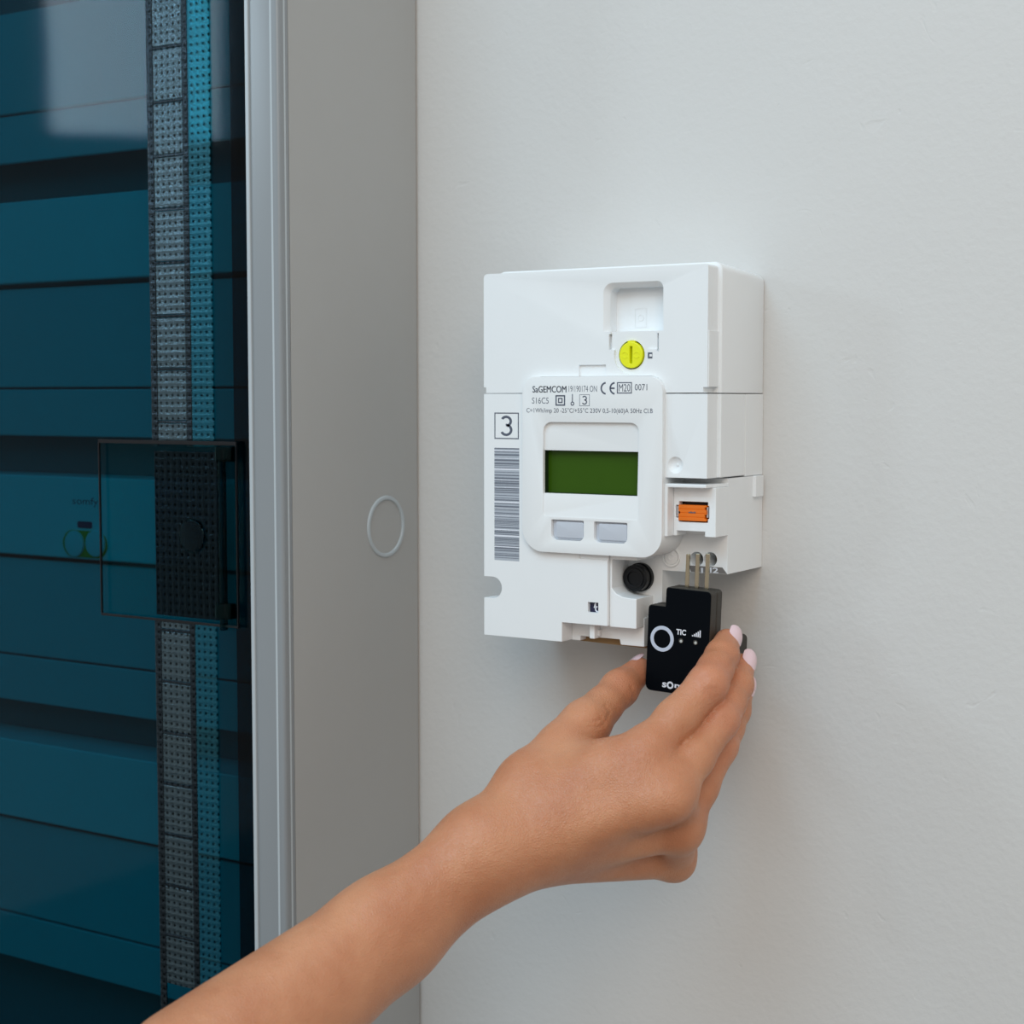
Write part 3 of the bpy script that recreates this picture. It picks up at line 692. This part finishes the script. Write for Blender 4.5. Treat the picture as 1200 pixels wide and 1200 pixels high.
class Field:
    def __init__(s, lo, hi, h):
        s.lo = np.array(lo, float); s.h = h; s.n = np.ceil((np.array(hi)-s.lo)/h).astype(int)+1; s.v = np.full(s.n, 40.0, np.float32)
    def sl(s, lo, hi):
        a = np.clip(np.floor((lo-s.lo)/s.h).astype(int), 0, s.n-1); b = np.clip(np.ceil((hi-s.lo)/s.h).astype(int)+1, 1, s.n)
        g = np.meshgrid(*[s.lo[i]+s.h*np.arange(a[i], b[i]) for i in range(3)], indexing='ij')
        return tuple(slice(a[i], b[i]) for i in range(3)), g
def capsule(g, A, B, ra, rb, flat=None):
    ba = B-A; L2 = np.dot(ba, ba); P = [g[i]-A[i] for i in range(3)]
    t = np.clip((P[0]*ba[0]+P[1]*ba[1]+P[2]*ba[2])/L2, 0, 1)
    D = [P[i]-t*ba[i] for i in range(3)]
    if flat is not None:                       # (unit normal, factor): stretch distance along the normal -> flattened section
        n, f = flat; dn = D[0]*n[0]+D[1]*n[1]+D[2]*n[2]
        q = np.sqrt(D[0]**2+D[1]**2+D[2]**2+(f*f-1)*dn*dn)
    else: q = np.sqrt(D[0]**2+D[1]**2+D[2]**2)
    return q-(ra+(rb-ra)*t)
def smin(a, b, k):
    h = np.clip(.5+.5*(b-a)/k, 0, 1); return b+(a-b)*h-k*h*(1-h)
def build(F, segs, k):
    G = Field(F.lo, F.lo+F.h*(F.n-1), F.h); G.v = np.full(F.n, 40.0, np.float32)
    for sg in segs:
        A, B, ra, rb = sg[:4]; fl_ = sg[4] if len(sg) > 4 else None
        kk = sg[5] if len(sg) > 5 else k
        R = max(ra, rb)+14; s_, g = G.sl(np.minimum(A, B)-R, np.maximum(A, B)+R)
        G.v[s_] = smin(G.v[s_], capsule(g, A, B, ra, rb, fl_).astype(np.float32), kk)
    return G.v
allp = np.array(list(J.values()))
F = Field(allp.min(0)-42, allp.max(0)+30, 1.05)
def u_(v): return v/np.linalg.norm(v)
dors = u_(np.cross(J['iM']-J['W'], J['pM']-J['W']))            # palm normal
if np.dot(dors, CAM-J['iM']) < 0: dors = -dors
wf = (dors, 1.28)
mid = lambda a, b, t: J[a]*(1-t)+J[b]*t
palm = [(J['W'], J['iM']-dors*1.5, 17, 10.6), (J['W'], J['mM']-dors*1.5, 17, 11), (J['W'], J['rM']-dors*1.5, 16, 10.5), (J['W'], J['pM']-dors*1.5, 15, 9.5),
        (J['W']+u_(J['tC']-J['W'])*6, J['tC'], 18, 14.5), (J['tC'], J['tM'], 14.5, 11.0), (J['iM']+u_(J['iP']-J['iM'])*4, J['mM']+u_(J['mP']-J['mM'])*4, 10.2, 10.2, None, 6), (J['mM']+u_(J['mP']-J['mM'])*4, J['rM']+u_(J['rP']-J['rM'])*4, 9.8, 9.6, None, 6), (J['rM'], J['pM'], 9.6, 9, None, 6), (J['iM']+u_(CAM-J['iM'])*3.4, J['iM']+u_(CAM-J['iM'])*3.0+u_(J['iP']-J['iM'])*3, 9.6, 9.2, None, 6), (mid('W', 'iM', .86)+u_(CAM-J['iM'])*1.5, mid('W', 'mM', .92)+u_(CAM-J['iM'])*1.5, 11.5, 11.5, None, 8), (J['mM']+dors*3.5, J['mM']+dors*3+u_(J['mP']-J['mM'])*3, 8.8, 8.4, None, 3.5),
        (mid('W', 'iM', .45)-dors*6, mid('W', 'iM', .8)-dors*6, 14, 11), (mid('tC', 'tM', .6), mid('W', 'iM', .72)-dors*4, 9, 9.5),
        (J['W'], J['F1'], 22, 25, (dors, 1.2)), (J['F1'], J['F2'], 25, 34, (dors, 1.1))]
V = build(F, palm, 11)
def finger(n, r, kk=4):
    M, P, D, T_ = (J[n+c] for c in 'MPDT')
    up_ = u_(np.cross(np.cross(P-M, D-P), P-M)) if True else None
    s_ = [(M, M*.5+P*.5, r[0], r[1]), (M*.5+P*.5, P, r[1], r[2]), (P, P*.5+D*.5, r[2], r[3]), (P*.5+D*.5, D, r[3], r[4]), (D, T_, r[4], r[5])]
    return build(F, s_, kk)
fi = finger('i', (10.6, 9.5, 9.0, 8.1, 7.7, 6.4))
fm = finger('m', (10.6, 9.0, 8.9, 8.1, 7.7, 6.4)); fr_ = finger('r', (10, 8.6, 8.4, 7.7, 7.2, 6.0)); fp = finger('p', (9, 7.6, 7.4, 6.7, 6.3, 5.4))
ft_ = build(F, [(J['tM'], mid('tM', 'tI', .5), 10.6, 8.9), (mid('tM', 'tI', .5), J['tI'], 8.9, 8.9), (J['tI'], J['tT'], 8.9, 6.8)], 4)
V = smin(V, ft_, 7)
fing = smin(smin(smin(fi, fm, .6), fr_, .6), fp, .6)
V = smin(V, fing, 4.5)
# creases: shallow grooves cut into the skin
def groove(A, B, r, k=1.2):
    global V
    R = r+6; s_, g = F.sl(np.minimum(A, B)-R, np.maximum(A, B)+R)
    V[s_] = -smin(-V[s_], capsule(g, A, B, r, r).astype(np.float32), k)

def surface_nets(F, V):
    n = F.n; ins = V < 0
    c = np.zeros(n-1, np.int8)
    for i in (0, 1):
        for j in (0, 1):
            for k in (0, 1): c += ins[i:n[0]-1+i, j:n[1]-1+j, k:n[2]-1+k]
    act = (c > 0) & (c < 8); idx = np.argwhere(act); vid = np.full(n-1, -1, np.int64); vid[act] = np.arange(len(idx))
    acc = np.zeros((len(idx), 3)); cnt = np.zeros(len(idx))
    cor = [(i, j, k) for i in (0, 1) for j in (0, 1) for k in (0, 1)]
    val = {q: V[idx[:, 0]+q[0], idx[:, 1]+q[1], idx[:, 2]+q[2]] for q in cor}
    for a in cor:
        for ax in range(3):
            if a[ax]: continue
            b = list(a); b[ax] = 1; b = tuple(b); va, vb = val[a], val[b]; m = (va < 0) != (vb < 0)
            t = np.where(m, va/np.where(m, va-vb, 1), 0); p = np.array(a, float)[None, :].repeat(len(idx), 0); p[:, ax] += t
            acc[m] += p[m]; cnt[m] += 1
    P = F.lo+F.h*(idx+acc/cnt[:, None])
    faces = []
    for ax in range(3):
        u, v = (ax+1) % 3, (ax+2) % 3
        sl0 = [slice(None)]*3; sl1 = [slice(None)]*3; sl0[ax] = slice(0, n[ax]-1); sl1[ax] = slice(1, n[ax])
        e = ins[tuple(sl0)] != ins[tuple(sl1)]; fl = ins[tuple(sl0)]
        q = np.argwhere(e); q = q[(q[:, u] > 0) & (q[:, v] > 0) & (q[:, u] < n[u]-1) & (q[:, v] < n[v]-1)]
        flag = fl[q[:, 0], q[:, 1], q[:, 2]]
        def g(du, dv):
            r = q.copy(); r[:, u] -= du; r[:, v] -= dv; return vid[r[:, 0], r[:, 1], r[:, 2]]
        f = np.stack([g(1, 1), g(0, 1), g(0, 0), g(1, 0)], 1); f[~flag] = f[~flag][:, ::-1]; faces.append(f)
    return P, np.concatenate(faces)
# wrinkles over the knuckles and the thumb web
def dorsal(pt, axis, r):                    # skin point over a joint, on the side facing the camera
    v = u_(CAM-pt); v = v-axis*np.dot(v, axis); return pt+u_(v)*r
P, FC = surface_nets(F, V)
# light smoothing
ed = np.concatenate([FC[:, [0, 1]], FC[:, [1, 2]], FC[:, [2, 3]], FC[:, [3, 0]]])
for it in range(2):
    acc = np.zeros_like(P); cn = np.zeros(len(P)); np.add.at(acc, ed[:, 0], P[ed[:, 1]]); np.add.at(acc, ed[:, 1], P[ed[:, 0]]); np.add.at(cn, ed[:, 0], 1); np.add.at(cn, ed[:, 1], 1)
    P = P+.5*(acc/cn[:, None]-P)
def normals(P):
    fn = np.cross(P[FC[:, 2]]-P[FC[:, 0]], P[FC[:, 3]]-P[FC[:, 1]]); N = np.zeros_like(P)
    for k in range(4): np.add.at(N, FC[:, k], fn)
    return N/np.maximum(np.linalg.norm(N, axis=1), 1e-9)[:, None]
N = normals(P); rel = P-CAM; dep = rel@FW; UV = np.stack([600+FPX*(rel@RT)/dep, 600-FPX*(rel@UP)/dep], 1); facing = np.sum(N*(CAM-P), 1) > 0
def wrinkle(pts, depth=.55, sig=1.7):        # fold in the skin along a line over the side of the hand that the photo shows
    pts = np.array(pts, float); dm = np.full(len(P), 1e9)
    for a, b in zip(pts[:-1], pts[1:]):
        ab = b-a; t = np.clip(((UV-a)@ab)/np.dot(ab, ab), 0, 1); dm = np.minimum(dm, np.linalg.norm(UV-a-t[:, None]*ab, axis=1))
    near = (dm < 8) & facing
    if not near.any(): return
    front = dep[near].min(); m = near & (dep < front+14)
    P[m] -= N[m]*(depth*np.exp(-(dm[m]/sig)**2))[:, None]
for c_, ax_ in (((833, 811), (.60, -.80)), ((849, 846), (.42, -.91)), ((862, 777), (.5, -.86))):
    px_, py_ = -ax_[1], ax_[0]
    for o_, w_ in ((-5, 5), (-1.5, 7), (2.5, 6.5), (6, 4)):
        bx_, by_ = c_[0]+ax_[0]*o_, c_[1]+ax_[1]*o_
        wrinkle([(bx_-px_*w_, by_-py_*w_+1), (bx_, by_-1), (bx_+px_*w_, by_+py_*w_+1)], .38, 1.3)
for l_ in ([(739, 803), (743, 814), (741, 826)], [(709, 826), (715, 834), (709, 848)], [(701, 836), (708, 846)], [(690, 851), (700, 852), (707, 850)], [(686, 845), (697, 846), (705, 842)]): wrinkle(l_, .5, 1.5)
hb = (J['W'][0], J['W'][1], J['W'][2])
me = bpy.data.meshes.new('person')
PL = (P-np.array(hb))*S
me.from_pydata(PL.tolist(), [], FC.tolist()); me.update()
for p_ in me.polygons: p_.use_smooth = True
red = np.zeros(len(P))
for k, rad, am in (('iP', 11, .55), ('mP', 11, .55), ('rP', 10, .5), ('iM', 12, .18), ('iT', 11, .35), ('mT', 11, .35), ('tT', 14, .55), ('tI', 12, .2), ('iD', 9, .3), ('mD', 9, .3)):
    red = np.maximum(red, am*np.exp(-np.sum((P-J[k])**2, 1)/(2*(rad*.75)**2)))
ca = me.color_attributes.new('redness', 'FLOAT_COLOR', 'POINT')
ca.data.foreach_set('color', np.stack([red, red, red, np.ones_like(red)], 1).astype(np.float32).ravel())
me.materials.append(SKIN)
hand = bpy.data.objects.new('person', me); COL.objects.link(hand); hand.location = wv(hb); hand['_b'] = [float(v) for v in hb]
hand['label'] = 'bare right hand and forearm with pale pink nails pinching the black module'; hand['category'] = 'person'

# fingernails
def nail(Pp, D, T_, rD, rT, out, wid=5.6, ln=11.5, over=3.0):
    ax_ = u_(T_-D); o_ = out-ax_*np.dot(out, ax_); o_ = u_(o_); sd = np.cross(ax_, o_)
    bm = bmesh.new(); nu, nv = 12, 9; tip = T_+ax_*(rT*.75)
    grid = {}
    for layer in (0, 1):
        for i in range(nu+1):
            for j in range(nv+1):
                u = i/nu; w2 = -1+2*j/nv
                shape = wid*(1-max(0, (abs(u-.5)-.12)/.38)**2.6*.62)
                along = -ln+over+u*ln
                ang = w2*shape/ (rT+.8)
                r = rT+.55-.9*max(0, u-.55)**2*4+(-.0 if layer == 0 else -.75)
                p_ = tip+ax_*along+o_*(r*math.cos(ang)-.2)+sd*(r*math.sin(ang))
                grid[layer, i, j] = bm.verts.new(tuple(p_))
    for i in range(nu):
        for j in range(nv):
            for layer in (0, 1): bm.faces.new((grid[layer, i, j], grid[layer, i+1, j], grid[layer, i+1, j+1], grid[layer, i, j+1]))
    rim = [(i, 0) for i in range(nu)]+[(nu, j) for j in range(nv)]+[(i, nv) for i in range(nu, 0, -1)]+[(0, j) for j in range(nv, 0, -1)]
    for a, b in zip(rim, rim[1:]+rim[:1]): bm.faces.new((grid[(0,)+a], grid[(0,)+b], grid[(1,)+b], grid[(1,)+a]))
    bmesh.ops.recalc_face_normals(bm, faces=bm.faces[:])
    return part('fingernail', bm, NAIL, hand, smooth=60, label='pale pink varnished nail')
RX = np.array([.85, -.55, .12])
nail(J['iP'], J['iD'], J['iT'], 7.7, 6.4, RX); nail(J['mP'], J['mD'], J['mT'], 7.7, 6.4, RX); nail(J['rP'], J['rD'], J['rT'], 7.2, 6.0, RX, 5.2)
nail(J['tM'], J['tI'], J['tT'], 9.2, 6.6, np.array([-.6, -.1, .8]), 6.2, 12)

for o in bpy.data.objects:
    if '_b' in o: del o['_b']
